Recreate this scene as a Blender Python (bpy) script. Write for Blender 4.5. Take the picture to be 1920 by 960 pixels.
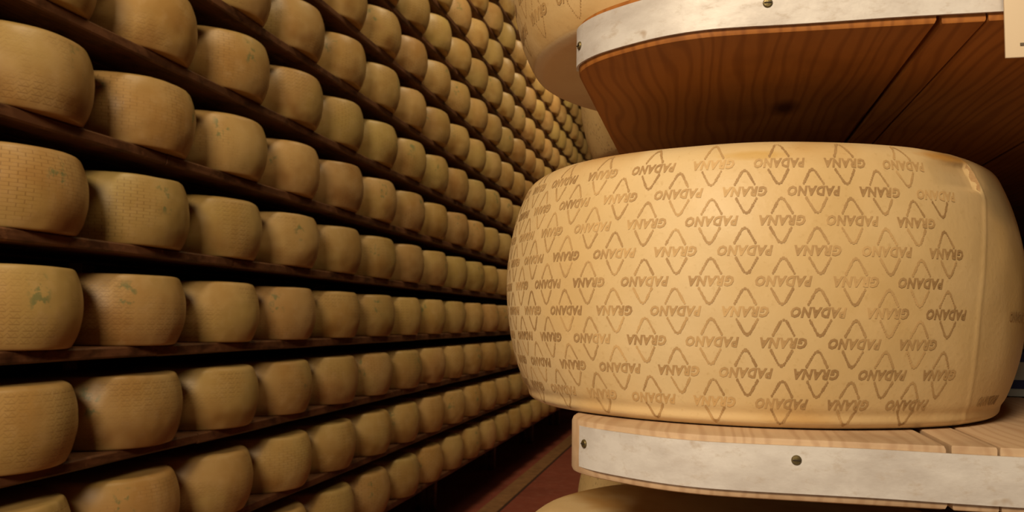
import bpy, bmesh, math, random
from mathutils import Vector, Matrix, noise
sc = bpy.context.scene
for o in list(bpy.data.objects):
    bpy.data.objects.remove(o)
C = sc.collection
PI = math.pi
R = math.radians

# ------------------------------------------------------------------ camera
Z0 = 1.40                                   # eye height above the floor
F = 1605.64                                 # focal length in pixels of a 1920 wide frame
AX = ((0.97530903, -0.00177607, -0.22083734),
      (0.22033304, 0.07584074, 0.97247187),
      (0.01502129, -0.99711836, 0.07435949))
cd = bpy.data.cameras.new('camera')
cam = bpy.data.objects.new('camera', cd)
C.objects.link(cam)
cd.sensor_width = 36.0
cd.lens = 36.0 * F / 1920.0
cd.clip_start = 0.02
cd.clip_end = 60
cam.matrix_world = Matrix(((AX[0][0], -AX[0][1], -AX[0][2], 0),
                           (AX[1][0], -AX[1][1], -AX[1][2], 0),
                           (AX[2][0], -AX[2][1], -AX[2][2], Z0),
                           (0, 0, 0, 1)))
cd.dof.use_dof = True
cd.dof.focus_distance = 0.68
cd.dof.aperture_fstop = 20.0
sc.camera = cam

# ------------------------------------------------------------------ world, lights, exposure
w = bpy.data.worlds.new('world')
sc.world = w
w.use_nodes = True
w.node_tree.nodes['Background'].inputs[0].default_value = (1.0, 0.62, 0.3, 1)
w.node_tree.nodes['Background'].inputs[1].default_value = 0.004
vs = sc.view_settings
vs.view_transform = 'Standard'
vs.look = 'None'
vs.exposure = 0.0
vs.gamma = 1.0
vs.use_curve_mapping = False
LIGHTS = [  # location, target, size, size_y, power, colour
    ((-0.50, -1.30, 2.75), (-1.60, 2.8, 1.4), 0.8, 0.6, 80.0, (1.0, 0.80, 0.55)),
    ((-0.60, -0.70, 1.22), (0.0, 0.8, 1.40), 0.30, 0.25, 0.80, (1.0, 0.85, 0.66)),  # unseen low fill lamp added near the camera to brighten the big wheel
    ((-0.40, 1.60, 4.9), (-1.60, 5.4, 1.8), 0.6, 0.6, 42.0, (1.0, 0.80, 0.50)),
    ((-0.40, 4.60, 4.9), (-1.60, 8.4, 1.8), 0.6, 0.6, 42.0, (1.0, 0.80, 0.50)),
    ((-0.40, 7.60, 4.9), (-1.60, 11.4, 1.8), 0.6, 0.6, 42.0, (1.0, 0.80, 0.50)),
]
for i, (loc, tgt, sx, sy, pw, col) in enumerate(LIGHTS):
    l = bpy.data.lights.new('unseen_light', 'AREA')
    l.shape = 'RECTANGLE'
    l.size = sx
    l.size_y = sy
    l.energy = pw
    l.color = col
    if sx < .4:
        l.spread = R(75)          # beam narrowed to keep the low fill off the left rack
    lo = bpy.data.objects.new('unseen_light', l)
    lo.location = loc
    lo.rotation_euler = (Vector(tgt) - Vector(loc)).to_track_quat('-Z', 'Y').to_euler()
    C.objects.link(lo)


# ------------------------------------------------------------------ materials
class NT:
    def __init__(s, name):
        s.m = bpy.data.materials.new(name)
        s.m.use_nodes = True
        s.t = s.m.node_tree
        s.b = s.t.nodes['Principled BSDF']
        s.tc = s.t.nodes.new('ShaderNodeTexCoord')

    def n(s, typ, **kw):
        x = s.t.nodes.new(typ)
        for k, v in kw.items():
            if k.startswith('i_'):
                x.inputs[k[2:].replace('_', ' ')].default_value = v
            else:
                setattr(x, k, v)
        return x

    def l(s, a, b):
        s.t.links.new(a, b)

    def set(s, sock, v):
        if hasattr(v, 'is_linked') or hasattr(v, 'links'):
            s.l(v, sock)
        else:
            sock.default_value = v

    def math(s, op, a, b=0.0, c=0.0, clamp=False):
        x = s.n('ShaderNodeMath', operation=op, use_clamp=clamp)
        for i, v in enumerate((a, b, c)):
            s.set(x.inputs[i], v)
        return x.outputs[0]

    def mix(s, f, a, b):
        x = s.n('ShaderNodeMix', data_type='RGBA')
        s.set(x.inputs[0], f)
        s.set(x.inputs[6], a if hasattr(a, 'links') else (*a, 1))
        s.set(x.inputs[7], b if hasattr(b, 'links') else (*b, 1))
        return x.outputs[2]

    def ramp(s, f, lo, hi):
        x = s.n('ShaderNodeMapRange')
        s.l(f, x.inputs[0])
        x.inputs[1].default_value = lo
        x.inputs[2].default_value = hi
        return x.outputs[0]

    def noise(s, scale, detail=3.0, rough=0.5, vec=None, dist=0.0, w=None):
        x = s.n('ShaderNodeTexNoise')
        if w is not None:
            x.noise_dimensions = '4D'
            s.l(w, x.inputs['W'])
        x.inputs['Scale'].default_value = scale
        x.inputs['Detail'].default_value = detail
        x.inputs['Roughness'].default_value = rough
        x.inputs['Distortion'].default_value = dist
        s.l(vec or s.tc.outputs['Object'], x.inputs['Vector'])
        return x.outputs['Fac']

    def mapping(s, scale=(1, 1, 1), loc=(0, 0, 0), rot=(0, 0, 0), vec=None):
        x = s.n('ShaderNodeMapping')
        x.inputs['Scale'].default_value = scale
        x.inputs['Location'].default_value = loc
        x.inputs['Rotation'].default_value = rot
        s.l(vec or s.tc.outputs['Object'], x.inputs['Vector'])
        return x.outputs[0]

    def bump(s, h, strength, dist):
        x = s.n('ShaderNodeBump')
        x.inputs['Strength'].default_value = strength
        x.inputs['Distance'].default_value = dist
        s.l(h, x.inputs['Height'])
        s.l(x.outputs[0], s.b.inputs['Normal'])

    def out(s, col, rough, spec=0.5, metal=0.0):
        s.set(s.b.inputs['Base Color'], col if hasattr(col, 'links') else (*col, 1))
        s.set(s.b.inputs['Roughness'], rough)
        s.b.inputs['Specular IOR Level'].default_value = spec
        s.set(s.b.inputs['Metallic'], metal)
        return s.m


def m_rind_pale(name, seed=0.0, stains=()):
    s = NT(name)
    v = s.mapping(loc=(seed, seed * .7, 0))
    n1 = s.noise(5.0, 3, .55, v)
    n2 = s.noise(24, 4, .6, v)
    n3 = s.noise(260, 2, .5, v)
    c = s.mix(s.ramp(n1, .35, .68), (.62, .465, .25), (.56, .375, .16))
    c = s.mix(s.math('MULTIPLY', s.ramp(n2, .5, .8), .45), c, (.70, .50, .26))
    # brown stains that gather along the upper and lower rims
    sep = s.n('ShaderNodeSeparateXYZ')
    s.l(s.tc.outputs['Object'], sep.inputs[0])
    z = sep.outputs[2]
    rim = s.math('ADD', s.ramp(z, .178, .199), s.ramp(z, .022, .0), clamp=True)
    st = s.math('MULTIPLY', rim, s.ramp(s.noise(11, 3, .5, v), .48, .66))
    c = s.mix(s.math('MULTIPLY', st, .75), c, (.42, .21, .045))
    if stains:
        th = s.math('MULTIPLY', s.math('ARCTAN2', sep.outputs[1], sep.outputs[0]), 180 / PI)
        wob = s.math('MULTIPLY', s.math('SUBTRACT', s.noise(30, 4, .6, v), .5), 1.6)
        for (t0, tw, z0, zw, am, colr) in stains:
            a = s.math('DIVIDE', s.math('SUBTRACT', th, t0), tw)
            e = s.math('DIVIDE', s.math('SUBTRACT', z, z0), zw)
            d = s.math('ADD', s.math('ADD', s.math('MULTIPLY', a, a), s.math('MULTIPLY', e, e)), wob)
            c = s.mix(s.math('MULTIPLY', s.ramp(d, 1.1, .2), am), c, colr)
    c = s.mix(s.math('MULTIPLY', s.ramp(n3, .62, .75), .25), c, (.4, .24, .08))
    c = s.mix(s.math('MULTIPLY', s.ramp(z, .0055, .0035), .6), c, (.80, .64, .38))
    s.bump(s.math('ADD', s.math('MULTIPLY', n2, 1.0), s.math('MULTIPLY', n3, .3)), .25, .002)
    return s.out(c, .46, .35)


def m_ink(name, seed=0.0, lo=.30, hi=.60):
    s = NT(name)
    n = s.noise(16, 3, .6, s.mapping(loc=(seed, 0, 0)))
    n2 = s.noise(700, 1, .5)
    f = s.math('MULTIPLY', s.ramp(n, lo, hi), s.math('ADD', s.math('MULTIPLY', n2, .5), .55), clamp=True)
    c = s.mix(f, (.56, .365, .16), (.27, .155, .062))
    return s.out(c, .6, .25)


def m_ink_faint(name):
    s = NT(name)
    n = s.noise(13, 3, .6)
    c = s.mix(s.ramp(n, .36, .58), (.54, .345, .135), (.26, .14, .055))
    return s.out(c, .6, .25)


def m_rind_aged():
    s = NT('aged rind')
    oi = s.n('ShaderNodeObjectInfo')
    rnd = oi.outputs['Random']
    w4 = s.math('MULTIPLY', rnd, 37.0)
    n1 = s.noise(5.5, 3, .55, w=w4)
    n2 = s.noise(30, 4, .6, w=w4)
    n3 = s.noise(2.6, 1, .5, w=w4)
    c = s.mix(s.ramp(n1, .35, .65), (.52, .335, .125), (.44, .25, .075))
    c = s.mix(s.math('MULTIPLY', s.ramp(n3, .5, .62), .5), c, (.46, .33, .10))
    c = s.mix(s.math('MULTIPLY', s.ramp(n2, .5, .75), .35), c, (.60, .40, .19))
    sep = s.n('ShaderNodeSeparateXYZ')
    s.l(s.tc.outputs['Object'], sep.inputs[0])
    x, y, z = sep.outputs
    th = s.math('DIVIDE', s.math('ARCTAN2', y, x), 2 * PI)       # -.5 .. .5
    side = s.math('MULTIPLY', s.ramp(z, .006, .016), s.ramp(z, .196, .186))
    # fine courses of stamped dashes, laid like bricks
    cv = s.n('ShaderNodeCombineXYZ')
    s.l(s.math('MULTIPLY', th, 60.0), cv.inputs[0])
    s.l(s.math('MULTIPLY', z, 105.0), cv.inputs[1])
    br = s.n('ShaderNodeTexBrick')
    s.l(cv.outputs[0], br.inputs[0])
    br.inputs['Scale'].default_value = 1.0
    br.inputs['Brick Width'].default_value = 1.6
    br.inputs['Row Height'].default_value = 1.0
    br.inputs['Mortar Size'].default_value = .09
    br.inputs['Mortar Smooth'].default_value = .6
    brick = br.outputs['Fac']
    # lozenge stamping: zigzag lines
    u = s.math('MULTIPLY', th, 84.0)
    tri = s.math('PINGPONG', u, 0.5)
    row = s.math('FRACT', s.math('MULTIPLY', z, 66.0))
    d = s.math('ABSOLUTE', s.math('SUBTRACT', row, s.math('ADD', s.math('MULTIPLY', tri, 1.1), .2)))
    zig = s.ramp(d, .16, .05)
    tx = s.math('ABSOLUTE', s.math('SUBTRACT', row, .06))
    dash = s.math('MULTIPLY', s.ramp(tx, .12, .06), s.ramp(s.math('FRACT', s.math('MULTIPLY', u, .5)), .2, .3))
    zig = s.math('MAXIMUM', s.math('MULTIPLY', zig, .55), dash)
    pat = s.n('ShaderNodeMix', data_type='FLOAT')
    s.l(s.math('GREATER_THAN', s.math('FRACT', s.math('MULTIPLY', rnd, 7.3)), .5), pat.inputs[0])
    s.l(brick, pat.inputs[2])
    s.l(zig, pat.inputs[3])
    cover = s.ramp(s.noise(7, 2, .5, w=s.math('ADD', w4, 5.0)), .44, .62)
    k = s.math('MULTIPLY', s.math('MULTIPLY', pat.outputs[0], side), s.math('MULTIPLY', cover, .48))
    c = s.mix(k, c, (.17, .085, .025))
    # brown blotches low on the side
    bl = s.math('MULTIPLY', s.ramp(s.noise(6.5, 2, .5, w=s.math('ADD', w4, 9.0)), .5, .68), s.ramp(z, .15, .04))
    c = s.mix(s.math('MULTIPLY', bl, .75), c, (.25, .105, .022))
    # green ink stamps
    gx = s.math('FRACT', s.math('ADD', s.math('MULTIPLY', th, 4.0), s.math('MULTIPLY', rnd, 13.0)))
    gm = s.math('MULTIPLY', s.ramp(s.math('ABSOLUTE', s.math('SUBTRACT', gx, .5)), .10, .05), side)
    gn = s.ramp(s.noise(38, 3, .65, w=s.math('ADD', w4, 3.0)), .53, .60)
    gz = s.ramp(s.math('ABSOLUTE', s.math('SUBTRACT', z, .14)), .05, .03)
    g = s.math('MULTIPLY', s.math('MULTIPLY', gm, gn), gz)
    g = s.math('MULTIPLY', g, s.math('LESS_THAN', s.math('FRACT', s.math('MULTIPLY', rnd, 3.7)), .6))
    c = s.mix(s.math('MULTIPLY', g, .6), c, (.10, .17, .07))
    # lightness differs from wheel to wheel
    hv = s.n('ShaderNodeHueSaturation')
    s.l(c, hv.inputs['Color'])
    s.l(s.math('ADD', s.math('MULTIPLY', s.math('FRACT', s.math('MULTIPLY', rnd, 11.1)), .22), .88), hv.inputs['Value'])
    s.l(s.math('ADD', s.math('MULTIPLY', s.math('FRACT', s.math('MULTIPLY', rnd, 5.9)), .012), .493), hv.inputs['Hue'])
    s.bump(s.math('SUBTRACT', n2, s.math('MULTIPLY', k, .8)), .25, .002)
    return s.out(hv.outputs[0], .42, .4)


def m_wood(name, light, dark, ring, rough=.6, along='Y', knot=None, wear=0.0):
    """planks: long stretched grain with cathedral arches"""
    s = NT(name)
    sc_ = (1, .16, 1) if along == 'Y' else (.16, 1, 1)
    v = s.mapping(scale=sc_)
    nz = s.noise(4, 2, .5, v)
    wv = s.n('ShaderNodeTexWave', wave_type='BANDS', bands_direction='X', wave_profile='SIN')
    wv.inputs['Scale'].default_value = ring
    wv.inputs['Distortion'].default_value = 11.0
    wv.inputs['Detail'].default_value = 1.5
    wv.inputs['Detail Scale'].default_value = .9
    s.l(v, wv.inputs['Vector'])
    g = wv.outputs['Fac']
    fib = s.noise(90, 4, .6, s.mapping(scale=(1, .05, 1) if along == 'Y' else (.05, 1, 1)))
    c = s.mix(s.ramp(nz, .3, .7), light, tuple(a * .7 for a in light))
    c = s.mix(s.math('MULTIPLY', s.ramp(g, .55, 1.0), .42), c, dark)
    c = s.mix(s.math('MULTIPLY', s.ramp(fib, .5, .8), .4), c, dark)
    dirt = s.ramp(s.noise(9, 4, .6), .52, .75)
    c = s.mix(s.math('MULTIPLY', dirt, .35), c, tuple(a * .5 for a in dark))
    if wear:
        blot = s.ramp(s.noise(13, 4, .7, s.mapping(scale=(1, .5, 1))), .48, .66)
        c = s.mix(s.math('MULTIPLY', blot, wear), c, tuple(a * .6 for a in dark))
        pale = s.ramp(s.noise(21, 4, .7, s.mapping(loc=(3, 1, 2))), .60, .72)
        c = s.mix(s.math('MULTIPLY', pale, wear * .6), c, tuple(a * 1.7 for a in light))
    if knot:
        vm = s.n('ShaderNodeVectorMath', operation='DISTANCE')
        s.l(s.mapping(scale=(1, .42, 0)), vm.inputs[0])
        vm.inputs[1].default_value = (knot[0], knot[1] * .42, 0)
        kd = s.math('MULTIPLY', s.ramp(vm.outputs['Value'], .015, .004), .9)
        c = s.mix(kd, c, tuple(a * .35 for a in dark))
    s.bump(s.math('ADD', s.math('MULTIPLY', g, .4), fib), .2, .001)
    return s.out(c, rough, .3)


def m_metal():
    s = NT('worn aluminium edging')
    v = s.mapping(scale=(1, 1, 2))
    n1 = s.noise(16, 5, .65, v)
    n2 = s.noise(70, 4, .7, v)
    n3 = s.noise(420, 2, .5)
    c = s.mix(s.ramp(n1, .4, .65), (.62, .59, .56), (.48, .44, .41))
    c = s.mix(s.math('MULTIPLY', s.ramp(n2, .55, .75), .6), c, (.40, .32, .24))
    c = s.mix(s.math('MULTIPLY', s.ramp(s.noise(33, 3, .6), .66, .74), .8), c, (.33, .22, .12))
    rg = s.math('ADD', s.math('MULTIPLY', n2, .35), .42)
    s.bump(s.math('ADD', n1, s.math('MULTIPLY', n3, .2)), .2, .002)
    return s.out(c, rg, .5, .2)


def m_flat(name, col, rough=.6, spec=.4, metal=0.0, var=.15, scale=20):
    s = NT(name)
    n = s.noise(scale, 4, .6)
    c = s.mix(s.ramp(n, .3, .7), col, tuple(a * (1 - var) for a in col))
    s.bump(n, .15, .002)
    return s.out(c, rough, spec, metal)


def m_floor():
    s = NT('red painted concrete floor')
    n1 = s.noise(1.6, 5, .6)
    n2 = s.noise(14, 5, .65)
    c = s.mix(s.ramp(n1, .35, .65), (.34, .085, .05), (.25, .06, .035))
    c = s.mix(s.math('MULTIPLY', s.ramp(n2, .5, .75), .5), c, (.40, .16, .10))
    s.bump(n2, .2, .002)
    return s.out(c, s.math('ADD', s.math('MULTIPLY', n2, .3), .4), .4)


def m_carton():
    s = NT('striped carton board')
    n = s.noise(40, 3, .5)
    c = s.mix(n, (.50, .56, .55), (.40, .46, .46))
    return s.out(c, .5, .4)


M_MAIN = m_rind_pale('pale rind', 0.0, ((-49, 9, .193, .0045, .75, (.44, .21, .035)), (-91, 7, .188, .004, .6, (.50, .30, .07)), (-34, 9, .166, .022, .5, (.33, .25, .13)), (-31, 8, .09, .05, .4, (.42, .25, .07))))
M_INK = m_ink('brown dotted ink')
M_INKF = m_ink_faint('faint brown ink')
M_WORD = m_ink('brown lettering ink', 7.0, .34, .60)
M_PALE2 = m_rind_pale('pale rind dotted', 3.3)
M_AGED = m_rind_aged()
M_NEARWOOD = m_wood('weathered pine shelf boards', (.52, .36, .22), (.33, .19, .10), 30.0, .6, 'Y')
M_SHADEWOOD = m_wood('shade-toned pine boards', (.40, .145, .026), (.15, .04, .006), 30.0, .6, 'Y', knot=(.068, .78))  # upper board: dim, bounce-lit underside put into the wood colour
M_DARKWOOD = m_wood('dark stained rack boards', (.20, .085, .038), (.055, .020, .008), 20.0, .5, wear=.8)
M_METAL = m_metal()
M_SCREW = m_flat('oxidised screw', (.20, .15, .06), .45, .5, .7, .5, 300)
M_SLOT = m_flat('screw slot grime', (.03, .02, .01), .8)
M_STEEL = m_flat('dark rack steel', (.06, .05, .045), .5, .4, .3)
M_CARD = m_flat('cream card', (.66, .53, .37), .55, .35, 0, .08, 6)
M_PRINT = m_flat('grey print', (.12, .09, .06), .7)
M_BLUE = m_flat('dark blue stripe', (.012, .024, .13), .45)
M_CARTON = m_carton()
M_FLOOR = m_floor()
M_STRIP = m_flat('ochre floor edging', (.40, .19, .075), .6, .4, 0, .4, 12)
M_GROOVE_SHADE = m_flat('floor groove shade', (.06, .03, .02), .8)
M_WALL = m_flat('smoke brown wall plaster', (.10, .065, .035), .8, .3, 0, .3, 3)
M_BACKWALL = m_flat('plain ochre wall plaster', (.30, .21, .11), .8, .3, 0, .3, 3)


# ------------------------------------------------------------------ helpers
def obj(name, bm, mats, parent=None, smooth=None):
    me = bpy.data.meshes.new(name)
    bm.normal_update()
    bm.to_mesh(me)
    bm.free()
    for m in (mats if isinstance(mats, (list, tuple)) else [mats]):
        me.materials.append(m)
    if smooth is not None:
        me.polygons.foreach_set('use_smooth', [True] * len(me.polygons))
        if smooth < 180:
            me.set_sharp_from_angle(angle=R(smooth))
    o = bpy.data.objects.new(name, me)
    C.objects.link(o)
    if parent:
        o.parent = parent
    return o


def tag(o, label, cat, group=None):
    o['label'] = label
    o['category'] = cat
    if group:
        o['group'] = group
    return o


def thing(name, label, cat, loc, group=None):
    o = bpy.data.objects.new(name, None)
    o.location = loc
    o.empty_display_size = .1
    C.objects.link(o)
    return tag(o, label, cat, group)


def box(bm, x0, x1, y0, y1, z0, z1, mi=0, bev=0.0):
    r = bmesh.ops.create_cube(bm, size=1.0)
    vs_ = r['verts']
    for v in vs_:
        v.co = Vector(((x0 + x1) / 2 + v.co.x * (x1 - x0), (y0 + y1) / 2 + v.co.y * (y1 - y0),
                       (z0 + z1) / 2 + v.co.z * (z1 - z0)))
    fs = {f for v in vs_ for f in v.link_faces}
    for f in fs:
        f.material_index = mi
    if bev:
        es = {e for v in vs_ for e in v.link_edges}
        bmesh.ops.bevel(bm, geom=list(es), offset=bev, segments=2, affect='EDGES', profile=.6)


def struct(name, bm, m):
    o = obj(name, bm, m)
    o['kind'] = 'structure'
    return o


# ------------------------------------------------------------------ the store room
XL, XR, YN, YF, ZC = -2.35, 2.6, -3.4, 13.6, 5.6
b = bmesh.new(); box(b, XL, XR, YN, YF, -.12, 0); struct('floor', b, M_FLOOR)
b = bmesh.new(); box(b, XL, XR, YN, YF, ZC, ZC + .1); struct('ceiling', b, M_WALL)
b = bmesh.new(); box(b, XL - .1, XL, YN, YF, 0, ZC); struct('wall_left', b, M_WALL)
b = bmesh.new(); box(b, XR, XR + .1, YN, YF, 0, ZC); struct('wall_right', b, M_WALL)
b = bmesh.new(); box(b, XL, XR, YF, YF + .1, 0, ZC); struct('wall_back', b, M_BACKWALL)
b = bmesh.new(); box(b, XL, XR, YN - .1, YN, 0, ZC); struct('wall_front', b, M_WALL)
b = bmesh.new(); box(b, -1.62, -1.485, -2.5, YF - .6, 0, .012, 0, .004)
struct('trim_1', b, M_STRIP)
b = bmesh.new(); box(b, -1.484, -1.472, -2.5, YF - .6, 0, .004)  # shadow of the floor groove laid in as a dark strip
struct('groove_shade_strip', b, M_GROOVE_SHADE)

# ------------------------------------------------------------------ cheese wheels
RW = 0.22


def side_spacing(m):
    """denser rings near the corners"""
    out = []
    for i in range(m + 1):
        t = i / m
        out.append(.5 - .5 * math.cos(PI * t))
    return out


class Wheel:
    def __init__(s, H, Re, seed, amp=.0012, edge_b=.006, edge_t=.010, seam=None, plaque=None, lip=False, power=.8):
        s.power = power
        s.H, s.Re, s.seed, s.amp = H, Re, seed, amp
        s.eb, s.et, s.seam, s.plaque, s.lip = edge_b, edge_t, seam, plaque, lip

    def rad(s, th, z):
        H = s.H
        h = min(1, max(0, z / H))
        r = s.Re + (RW - s.Re) * (1 - abs(2 * h - 1) ** 2) ** s.power
        if z < s.eb:
            r -= s.eb * (1 - math.sqrt(max(0, 1 - (1 - z / s.eb) ** 2)))
        if H - z < s.et:
            r -= s.et * (1 - math.sqrt(max(0, 1 - (1 - (H - z) / s.et) ** 2)))
        p = Vector((math.cos(th) * 1.3, math.sin(th) * 1.3, z * 6 + s.seed))
        r += s.amp * noise.noise(p * 1.5) + s.amp * .5 * noise.noise(p * 5)
        if s.lip:                          # thin bright flange squeezed out at the foot
            r += .0010 * math.exp(-((z - .0040) / .0026) ** 2) - .0008 * math.exp(-((z - .011) / .003) ** 2)
        if s.seam is not None:
            t0 = s.seam(z)
            d = math.atan2(math.sin(th - t0), math.cos(th - t0))
            r += .0006 * math.exp(-(d / .009) ** 2)
            if s.plaque:
                z0_, z1_, wdt = s.plaque
                if -wdt < d < -.006 and z0_ < z < z1_:
                    e = min(1, (d + wdt) / .20) * min(1, (z - z0_) / .002) * min(1, (z1_ - z) / .004)
                    r -= .0036 * e * min(1.0, (-.006 - d) / .006)
        return r

    def ztop(s, th, r):
        return s.H + s.amp * .9 * noise.noise(Vector((math.cos(th) * r * 9, math.sin(th) * r * 9, s.seed + 4)))

    def build(s, bm, nseg, m, th0=0.0):
        rings = []
        zs = [s.H * t for t in side_spacing(m)]
        top_in = [(s.Re - s.et * 1.5), s.Re * .8, s.Re * .45]
        bot_in = [s.Re * .45, s.Re * .8, s.Re - s.eb * 1.5]

        def ring(f):
            return [bm.verts.new(f(2 * PI * i / nseg + th0)) for i in range(nseg)]
        for r in bot_in:
            rings.append(ring(lambda t, r=r: (r * math.cos(t), r * math.sin(t), 0.0)))
        for z in zs:
            def fn(t, z=z):
                r = s.rad(t, z)
                zz = z
                if z > s.H * .93:
                    zz += (s.ztop(t, s.Re) - s.H) * (z - s.H * .93) / (s.H * .07)
                return (r * math.cos(t), r * math.sin(t), zz)
            rings.append(ring(fn))
        for r in top_in:
            rings.append(ring(lambda t, r=r: (r * math.cos(t), r * math.sin(t), s.ztop(t, r))))
        for a, c in zip(rings, rings[1:]):
            for i in range(nseg):
                j = (i + 1) % nseg
                bm.faces.new((a[i], a[j], c[j], c[i]))
        bm.faces.new(list(reversed(rings[0])))
        bm.faces.new(rings[-1])

    def put(s, th, z, lift=.00035):
        z = min(max(z, .0005), s.H - .0005)
        r = s.rad(th, z) + lift
        return Vector((r * math.cos(th), r * math.sin(th), z))


def word_tris(text):
    """flat triangles of one word, about 1 unit tall, centred on the origin"""
    cu = bpy.data.curves.new('w', 'FONT')
    cu.body = text
    cu.align_x = 'CENTER'
    cu.align_y = 'CENTER'
    cu.shear = .25
    cu.offset = .05
    cu.resolution_u = 2
    cu.space_character = 1.12
    o = bpy.data.objects.new('w', cu)
    C.objects.link(o)
    dg = bpy.context.evaluated_depsgraph_get()
    me = o.evaluated_get(dg).to_mesh()
    me.calc_loop_triangles()
    vs_ = [(v.co.x, v.co.y) for v in me.vertices]
    tr = [tuple(t.vertices) for t in me.loop_triangles]
    xs = [v[0] for v in vs_]; ys = [v[1] for v in vs_]
    cx, cy = (min(xs) + max(xs)) / 2, (min(ys) + max(ys)) / 2
    wd, ht = max(xs) - min(xs), max(ys) - min(ys)
    bpy.data.objects.remove(o)
    bpy.data.curves.remove(cu)
    return [((x - cx) / wd, (y - cy) / ht) for x, y in vs_], tr


WORDS = {'G': word_tris('GRANA'), 'P': word_tris('PADANO')}
STEP = R(6.14)                   # half a lozenge around the wheel
PITCH = .0205                    # one lettering row


def lettering(bm, W, rows, odd, even, th_lo, th_hi, mi, z_first=.0180, kinds='', flip=True, keep=None, step=STEP, pitch=PITCH, dot=.00105):
    """dotted lozenge stamps with words between them; words read upside down, as on the wheel"""
    sgn = -1 if flip else 1
    rng = random.Random(5)

    def facet(pts):
        vs_ = [bm.verts.new(p) for p in pts]
        f = bm.faces.new(vs_)
        f.material_index = mi
        f.smooth = True

    def word(kind, th, z):
        vv, tr = WORDS[kind]
        wdt, ht = (.0305 if kind == 'G' else .0365) * step / STEP, 0.0072 * pitch / PITCH
        co = [W.put(th + sgn * x * wdt / RW, z + sgn * y * ht) for x, y in vv]
        vs_ = [bm.verts.new(p) for p in co]
        for t in tr:
            q = [vs_[k] for k in t]
            try:
                f = bm.faces.new(q)
            except ValueError:
                continue
            f.material_index = mi + 1

    def arc(th, zc, up):
        # rounded chevron made of touching beads
        hw, hh = .0068 * step / STEP, .0100 * pitch / PITCH
        pts = []
        L = 16
        for i in range(L + 1):
            t = -1 + 2 * i / L
            a = abs(t)
            # straight legs and a rounded tip
            yy = .86 * (1 - (a - .32) / .68) if a > .32 else 1 - .14 * (a / .32) ** 2
            pts.append((t * hw, (yy - .5) * hh * (1 if up else -1)))
        for i, (x, y) in enumerate(pts):
            if abs(i - L / 2) < 2 and i % 2:
                continue
            rr = dot * rng.uniform(.75, 1.2)
            lx = 1.25 if abs(i - L / 2) < 2 else .9
            facet([W.put(th + (x + rr * lx * math.cos(k * PI / 3)) / RW, zc + y + rr * math.sin(k * PI / 3) * 1.15, .0003)
                   for k in range(6)])

    for i in range(rows):
        z = z_first + pitch * i
        base = odd if i % 2 else even
        # first word kind at the base angle alternates from pair to pair of rows
        k0 = (i // 2) % 2
        n0 = int(math.floor((th_lo - base) / (2 * step)))
        n1 = int(math.ceil((th_hi - base) / (2 * step)))
        for n in range(n0, n1 + 1):
            th = base + n * 2 * step
            if not (th_lo + step * .7 <= th <= th_hi - step * .3):
                continue
            if keep and not keep(th, z):
                continue
            kind = 'GP'[(n + k0 + (0 if i % 2 else 1)) % 2]
            word(kind, th, z)
        for n in range(2 * n0, 2 * n1 + 1):
            th = base + n * step
            if not (th_lo <= th <= th_hi):
                continue
            if keep and not keep(th, z + pitch / 2):
                continue
            even_n = n % 2 == 0                     # over a word of this row
            if even_n:
                arc(th, z + pitch * .5, True)
                if i == 0:
                    arc(th, z - pitch * .5 + .001, False)
            elif i < rows - 1:
                arc(th, z + pitch * .5, False)


HM, REM = .2012, .1943
CX, CY = .0369, .8125
ZM = Z0 - .0716                 # top of the main shelf
VN = .302                       # level to level on the near rack
PN = .462                       # wheel to wheel on the near rack

seam = lambda z: R(-47.8 + 5.0 * ((z - .07) / .08) ** 2) if z < .165 else R(-40.7 - 55.0 * (z - .165))
WM = Wheel(HM, REM, 1.0, .0013, .007, .014, seam, (.168, .191, .26), True)
b = bmesh.new()
WM.build(b, 640, 110)
lettering(b, WM, 9, R(-105.25), R(-111.1), R(-310), R(-52.5), 1, keep=lambda t, z: not (t > R(-60) and z > .166))
lettering(b, WM, 9, R(-105.25), R(-111.1), R(-44), R(-28), 1, keep=lambda t, z: z < .02 or .07 < z < .085)
prev = None
for i in range(11):                       # crease shade drawn as a dark ink strip at the plaque's seam edge
    z = .1695 + .0205 * i / 10
    wdt = .0009 * math.sin(PI * (i + .6) / 11.2) / RW
    cur = [b.verts.new(WM.put(seam(z) - .009 + e * wdt, z, .0006)) for e in (-1, 1)]
    if prev:
        b.faces.new((prev[0], prev[1], cur[1], cur[0])).material_index = 1
    prev = cur
main = obj('cheese_wheel', b, [M_MAIN, M_INK, M_WORD], smooth=60)
main.location = (CX, CY, ZM)
tag(main, 'large pale cheese wheel in the foreground, stamped all round with dotted chevrons', 'cheese wheel')

WU = Wheel(HM, REM, 7.0, .0013, .006, .010)
b = bmesh.new()
WU.build(b, 200, 60)
lettering(b, WU, 7, R(-138), R(-132), R(-320), R(-60), 1, z_first=.030, step=STEP * 1.25, pitch=PITCH * 1.3, dot=.0008)
up = obj('cheese_wheel', b, [M_PALE2, M_INKF, M_INKF], smooth=60)
up.location = (CX, CY, ZM + VN)
tag(up, 'pale cheese wheel above the big foreground wheel, cut off by the top edge', 'cheese wheel')


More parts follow.
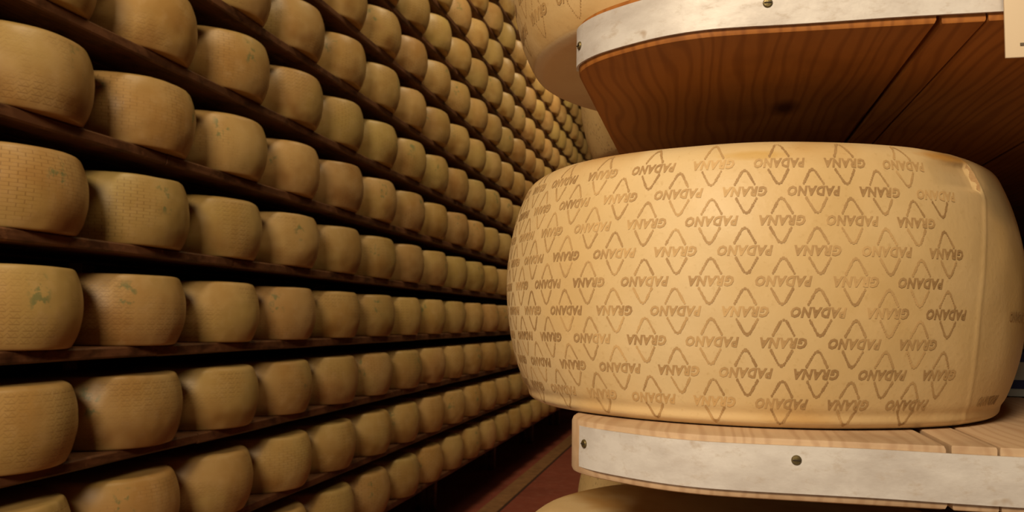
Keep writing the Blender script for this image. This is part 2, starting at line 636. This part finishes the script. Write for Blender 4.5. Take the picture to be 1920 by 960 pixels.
# wheels with a dense coat of fine stamped dots
def m_dotted():
    s = NT('rind with fine dot stamps')
    v = s.mapping(scale=(1, 1, .7))
    vo = s.n('ShaderNodeTexVoronoi')
    vo.inputs['Scale'].default_value = 260
    s.l(v, vo.inputs['Vector'])
    dots = s.math('MULTIPLY', s.ramp(vo.outputs['Distance'], .42, .2), s.ramp(s.noise(60, 2, .5), .42, .6))
    c = s.mix(s.ramp(s.noise(6, 3, .5), .35, .65), (.56, .40, .185), (.47, .31, .12))
    c = s.mix(s.math('MULTIPLY', dots, .6), c, (.20, .12, .045))
    s.bump(dots, .2, .001)
    return s.out(c, .5, .35)


M_DOT = m_dotted()
WD = Wheel(HM, REM, 11.0, .0013, .006, .008)
b = bmesh.new()
WD.build(b, 128, 30)
dot0 = obj('cheese_wheel', b, [M_DOT], smooth=60)
first = True
NEAR = [
    (1, 1, 'stippled cheese wheel on the upper near shelf, second in its row, glimpsed under the first'),
    (1, 2, 'stippled cheese wheel on the upper near shelf, third in its row'),
    (0, 1, 'cheese wheel hidden directly behind the big foreground wheel on its shelf'),
    (0, 2, 'cheese wheel third in the row of the big foreground wheel'),
    (-1, 1, 'stippled cheese wheel just under the lower metal edging, behind the bottom plain wheel'),
    (-1, 2, 'cheese wheel third in the row below the lower metal-edged shelf'),
]
for lv, j, lab in NEAR:
    o = dot0 if first else dot0.copy()
    if not first:
        C.objects.link(o)
    first = False
    o.location = (CX, CY + PN * j, ZM + VN * lv)
    o.rotation_euler.z = 1.7 * j + lv
    tag(o, lab, 'cheese wheel')

WL = Wheel(HM - .001, REM, 21.0, .0013, .006, .024)
b = bmesh.new()
WL.build(b, 160, 40)
low = obj('cheese_wheel', b, [m_rind_pale('yellow rind', 8.0)], smooth=60)
low.location = (CX, CY, ZM - VN)
tag(low, 'plain yellow cheese wheel at the bottom edge, its smooth top shaded by the lower shelf', 'cheese wheel')

# ------------------------------------------------------------------ near rack: boards with a metal band round the end
SX0, SXR, SYF, SYB = -.0975, .90, .575, 3.3


def end_outline(off=0.0):
    """plan outline of the left corner, from the left side round to the straight front"""
    pts = []
    # measured points: side x=-.0975 to y=.66, then a slow curve to the front at x=.02
    ctl = [(-.0975, .662), (-.0935, .640), (-.078, .618), (-.055, .600), (-.028, .585), (0.0, .577), (.03, .575)]
    n = 36
    for i in range(n + 1):
        t = i / n * (len(ctl) - 1)
        k = min(int(t), len(ctl) - 2)
        u = t - k
        p0 = Vector(ctl[max(k - 1, 0)]); p1 = Vector(ctl[k]); p2 = Vector(ctl[k + 1]); p3 = Vector(ctl[min(k + 2, len(ctl) - 1)])
        q = .5 * ((2 * p1) + (p2 - p0) * u + (2 * p0 - 5 * p1 + 4 * p2 - p3) * u * u + (3 * p1 - p0 - 3 * p2 + p3) * u ** 3)
        pts.append(q)
    out = []
    for i, q in enumerate(pts):
        a = pts[max(i - 1, 0)]; c = pts[min(i + 1, len(pts) - 1)]
        d = (c - a).normalized()
        nrm = Vector((d.y, -d.x))
        if nrm.y > 0 and abs(nrm.x) < .9:
            nrm = -nrm
        if nrm.x > .1:
            nrm = -nrm
        out.append(q + nrm * off)
    return out


def board_bm(zt, zb, grow=0.0):
    bm = bmesh.new()

    def prism(poly, bev=.0016):
        vb = [bm.verts.new((x, y, zb)) for x, y in poly]
        vt = [bm.verts.new((x, y, zt)) for x, y in poly]
        n = len(poly)
        fs = [bm.faces.new(vt), bm.faces.new(list(reversed(vb)))]
        for i in range(n):
            j = (i + 1) % n
            fs.append(bm.faces.new((vb[i], vb[j], vt[j], vt[i])))
        es = [e for e in set(e for f in fs[:2] for e in f.edges)]
        bmesh.ops.recalc_face_normals(bm, faces=fs)
        bmesh.ops.bevel(bm, geom=es, offset=bev, segments=2, affect='EDGES', profile=.5)
    left = [(p.x - grow * max(0, min(1, -(p.x + .07) / .02)), p.y) for p in end_outline()]
    prism([(SX0 - grow, SYB)] + left + [(.1425, SYF), (.1425, SYB)], .003)
    prism([(.1458, SYF + .0005), (.1712, SYF + .0005), (.1712, SYB), (.1458, SYB)])
    prism([(.1726, SYF), (.3190, SYF), (.3190, SYB), (.1726, SYB)])
    prism([(.3215, SYF), (.60, SYF), (.60, SYB), (.3215, SYB)])
    prism([(.603, SYF), (SXR, SYF), (SXR, SYB), (.603, SYB)])
    return bm


def band_bm(zt, zb, x_end, k0=2):
    bm = bmesh.new()
    inn = end_outline(.0004)[k0:]
    outl = end_outline(.0022)[k0:]
    inn.append(Vector((x_end, SYF - .0004)))
    outl.append(Vector((x_end, SYF - .0022)))
    # finer straight part so the dents can bend it
    def refine(pl):
        r = pl[:-1]
        a, c = pl[-2], pl[-1]
        for k in range(1, 41):
            r.append(a.lerp(c, k / 40))
        return r
    inn, outl = refine(inn), refine(outl)
    cols = []
    for i, (p, q) in enumerate(zip(inn, outl)):
        wob = .0005 * noise.noise(Vector((q.x * 18, q.y * 18, zt * 3)))
        wz = .0009 * noise.noise(Vector((q.x * 11, 3, zb * 5)))
        ring = []
        for (pt, z, d) in ((p, zb + wz, 0), (q, zb + wz, wob), (q, zb * .75 + zt * .25, wob * 1.5), (q, (zb + zt) / 2, wob), (q, zb * .2 + zt * .8, wob), (q, zt + wz, wob), (p, zt + wz, 0)):
            ring.append(bm.verts.new((pt.x, pt.y - abs(d) * .8, z)))
        cols.append(ring)
    for a, c in zip(cols, cols[1:]):
        m = len(a)
        for i in range(m):
            j = (i + 1) % m
            bm.faces.new((a[i], a[j], c[j], c[i]))
    bm.faces.new(cols[0]); bm.faces.new(list(reversed(cols[-1])))
    bmesh.ops.recalc_face_normals(bm, faces=bm.faces[:])
    return bm


def screw_bm(rad=.0032):
    bm = bmesh.new()
    n = 20
    prof = [(rad, 0), (rad, .0006), (rad * .8, .0014), (rad * .35, .0016)]
    rings = [[bm.verts.new((r * math.cos(2 * PI * i / n), -z, r * math.sin(2 * PI * i / n))) for i in range(n)] for r, z in prof]
    for a, c in zip(rings, rings[1:]):
        for i in range(n):
            j = (i + 1) % n
            bm.faces.new((a[i], a[j], c[j], c[i]))
    bm.faces.new(rings[-1])
    bmesh.ops.recalc_face_normals(bm, faces=bm.faces[:])
    nf = len(bm.faces)
    box(bm, -rad * .75, rad * .75, -.0019, -.0012, -rad * .12, rad * .12, 1)
    return bm


near = thing('shelving_rack', 'pine shelving rack at right with pale metal edging around its rounded shelf ends', 'rack', (0.40, 2.0, 0))
NL = near.location.copy()


def under(o, parent, base):
    o.parent = parent
    o.location = o.location - base
    return o


screw0 = None
for lv in (-3, -2, -1, 0, 1, 2, 3):
    zt = ZM + VN * lv - .0004
    zb = zt - .0395
    bd = obj('shelf_board', board_bm(zt, zb, .003 if lv == 0 else 0.0), M_SHADEWOOD if lv == 1 else M_NEARWOOD, smooth=40)
    under(bd, near, NL)
    bn = obj('metal_edging', band_bm(zt - .0048, zb + .0052, .70, 8 if lv == 0 else 2), M_METAL, smooth=50)
    bn.parent = bd
    if lv == 0:
        bn['label'] = 'worn pale metal edging below the big wheel'
    if lv == 1:
        bn['label'] = 'worn pale metal edging above the big wheel'
    spots = {0: [(.0553, -.0853, 0), (-.086, -.0885, 1), (.32, -.088, 0)], 1: [(.0400, .2105, 0), (-.0925, .2095, 1), (.31, .212, 0)]}.get(lv, [(.05, None, 0), (-.086, None, 1)])
    for x, z, cor in spots:
        zz = (zt + zb) / 2 if z is None else Z0 + z
        if cor:
            ol = end_outline(.0021)
            k = min(range(3, len(ol) - 3), key=lambda i: abs(ol[i].x - x))
            p = ol[k]
            d = (ol[k + 1] - ol[k - 1]).normalized()
            ang = math.atan2(d.y, d.x)
            pos = Vector((p.x, p.y, zz))
        else:
            ang = 0.0
            pos = Vector((x, SYF - .0020, zz))
        o = obj('screw', screw_bm(), [M_SCREW, M_SLOT], smooth=40) if screw0 is None else screw0.copy()
        if screw0 is None:
            screw0 = o
        else:
            C.objects.link(o)
        o.parent = bd
        o.location = pos
        o.rotation_euler = (0, 0, ang)
# uprights carry the boards, far to the right of the photo
for (x, y) in ((.92, .75), (.92, 2.0), (.92, 3.2)):
    b = bmesh.new(); box(b, x - .02, x + .03, y - .03, y + .03, 0, 2.7, 0, .003)
    under(obj('upright', b, M_STEEL, smooth=40), near, NL)
    for lv in (-3, -2, -1, 0, 1, 2, 3):
        zt = ZM + VN * lv - .0004 - .0400
        b = bmesh.new(); box(b, .35, .90, y - .012, y + .012, zt - .03, zt, 0, .002)
        under(obj('bracket', b, M_STEEL, smooth=40), near, NL)

# ------------------------------------------------------------------ long left rack
XC, Y0L, PL, ZL, VL, HL, REL = -1.758, 1.805, .452, Z0 - .0905, .28973, .2046, .1928
K0, K1, NCOL = -3, 10, 24
left = thing('shelving_rack', 'long dark wooden rack packed with rows of cheese wheels at left', 'rack', (-1.8, 6.0, 0))
LLc = left.location.copy()
for k in range(K0, K1 + 2):
    zt = ZL + VL * k - .0006
    bm = bmesh.new()
    rng = random.Random(100 + k)
    # front rail in lengths, slightly uneven, with slats behind
    y = Y0L - 3 * PL
    yend = Y0L + PL * (NCOL + .2)
    while y < yend:
        L = rng.uniform(1.7, 2.6)
        y2 = min(yend, y + L)
        nseg = max(3, int((y2 - y) / .12))
        th = .032 + rng.uniform(-.003, .003)
        xf = -1.600 + rng.uniform(-.004, .004)
        rings = []
        for i in range(nseg + 1):
            yy = y + .002 + (y2 - y - .004) * i / nseg
            wx = .004 * noise.noise(Vector((yy * 2.1, k, 0)))
            wz = .003 * noise.noise(Vector((yy * 2.7, k, 9)))
            pr = [(xf + wx - .07, zt), (xf + wx - .005, zt), (xf + wx, zt - .005), (xf + wx, zt - th + .005 + wz), (xf + wx - .005, zt - th + wz), (xf + wx - .07, zt - th + wz)]
            rings.append([bm.verts.new((a, yy, c)) for a, c in pr])
        for a, c in zip(rings, rings[1:]):
            for i in range(6):
                j = (i + 1) % 6
                bm.faces.new((a[i], a[j], c[j], c[i]))
        bm.faces.new(rings[0]); bm.faces.new(list(reversed(rings[-1])))
        y = y2
    bmesh.ops.recalc_face_normals(bm, faces=bm.faces[:])
    for (xa, xb) in ((-1.675, -1.78), (-1.785, -1.89), (-1.895, -2.0)):
        box(bm, xb, xa, Y0L - 3 * PL, yend, zt - .028, zt, 0, .003)
    under(obj('shelf_board', bm, M_DARKWOOD, smooth=40), left, LLc)
yy = Y0L - 2.5 * PL
while yy < Y0L + PL * NCOL + .3:
    b = bmesh.new()
    box(b, -2.075, -2.02, yy - .03, yy + .03, 0, ZL + VL * (K1 + 1) + .1, 0, .003)
    under(obj('upright', b, M_DARKWOOD, smooth=40), left, LLc)
    b = bmesh.new()
    box(b, -1.99, -1.93, yy - .03, yy + .03, 0, ZL + VL * K0 - .030, 0, .003)
    under(obj('leg', b, M_DARKWOOD, smooth=40), left, LLc)
    yy += PL * 4
for k in range(K0, K1 + 2):
    b = bmesh.new()
    box(b, -2.02, -2.0, Y0L - 3 * PL, Y0L + PL * (NCOL + .2), ZL + VL * k - .035, ZL + VL * k, 0, .002)
    under(obj('back_rail', b, M_DARKWOOD, smooth=40), left, LLc)

# wheel shapes, shared between copies
protos = []
for i in range(7):
    W = Wheel(HL, REL, 31.0 + 5 * i, .0022 + .0004 * (i % 3), .004, (.006, .010, .005, .014, .008, .006, .012)[i], power=.88)
    b = bmesh.new()
    W.build(b, 112, 26)
    o = obj('cheese_wheel', b, [M_AGED], smooth=60)
    protos.append(o)
used = [False] * len(protos)


def pix(P):
    d = Vector(P) - Vector((0, 0, Z0))
    c = [sum(AX[r][a] * d[r] for r in range(3)) for a in range(3)]
    if c[2] < .05:
        return (-9999, -9999)
    return (960 + F * c[0] / c[2], 480 + F * c[1] / c[2])


def seen(x, y, z):
    n = 0
    for a in range(-70, 71, 14):
        t = R(a - 25)
        for h in (.01, .05, .1, .15, .19):
            p = pix((x + .21 * math.cos(t), y + .21 * math.sin(t), z + h))
            if 3 < p[0] < 1917 and 3 < p[1] < 957:
                n += 1
    return n


ONES = ['', 'first', 'second', 'third', 'fourth', 'fifth', 'sixth', 'seventh', 'eighth', 'ninth', 'tenth', 'eleventh',
        'twelfth', 'thirteenth', 'fourteenth', 'fifteenth', 'sixteenth', 'seventeenth', 'eighteenth', 'nineteenth', 'twentieth']


def ordinal(n):
    return ONES[n] if n <= 20 else 'twenty-' + ONES[n - 20]


rng = random.Random(42)
GRP = 'cheese wheels on the long left rack'
for k in range(K0, K1 + 1):
    cnt = 0
    rowname = 'lowest' if k == K0 else ordinal(k - K0 + 1)
    for n in range(-2, NCOL):
        x = XC + rng.uniform(-.006, .006)
        y = Y0L + PL * n + rng.uniform(-.003, .003)
        z = ZL + VL * k
        i = rng.randrange(len(protos))
        if not used[i]:
            o = protos[i]
            used[i] = True
        else:
            o = protos[i].copy()
            C.objects.link(o)
        o.location = (x, y, z)
        o.rotation_euler = (0, 0, rng.uniform(0, 2 * PI))
        if seen(x, y, z) > 2:
            cnt += 1
            if k == K0:
                lab = 'golden cheese wheel, %s from the left on the lowest shelf of the left rack' % ordinal(cnt)
            else:
                lab = 'golden cheese wheel, %s from the left on the %s shelf up of the left rack' % (ordinal(cnt), rowname)
        else:
            lab = 'cheese wheel on the left rack, out of the picture'
        tag(o, lab, 'cheese wheel', GRP)

# ------------------------------------------------------------------ small things
# cream card hanging in front of the upper shelf, at the right edge
b = bmesh.new()
box(b, .1755, .2350, .5555, .5575, Z0 + .1610, Z0 + .2400, 0, .0008)
box(b, .1835, .1910, .5550, .5556, Z0 + .1680, Z0 + .1697, 1)
card = obj('shelf_card', b, [M_CARD, M_PRINT], smooth=40)
tag(card, 'cream card hanging in front of the upper metal edging, at the right edge', 'card')

# blue and white striped carton behind the big wheel, at the right edge
b = bmesh.new()
bx0, bx1, by0, by1, bz = .292, .52, .985, 1.13, ZM
box(b, bx0, bx1, by0, by1, bz + .0004, bz + .046, 0, .0015)
o = obj('carton', b, M_CARTON, smooth=40)
tag(o, 'low carton with dark blue stripes behind the big wheel at the right edge', 'carton')
for (za, zc) in ((.0085, .0175), (.0360, .0462)):
    b = bmesh.new()
    box(b, bx0 - .0006, bx1 + .0006, by0 - .0006, by1 + .0006, bz + za, bz + zc, 0)
    s_ = obj('stripe', b, M_BLUE)
    s_.parent = o
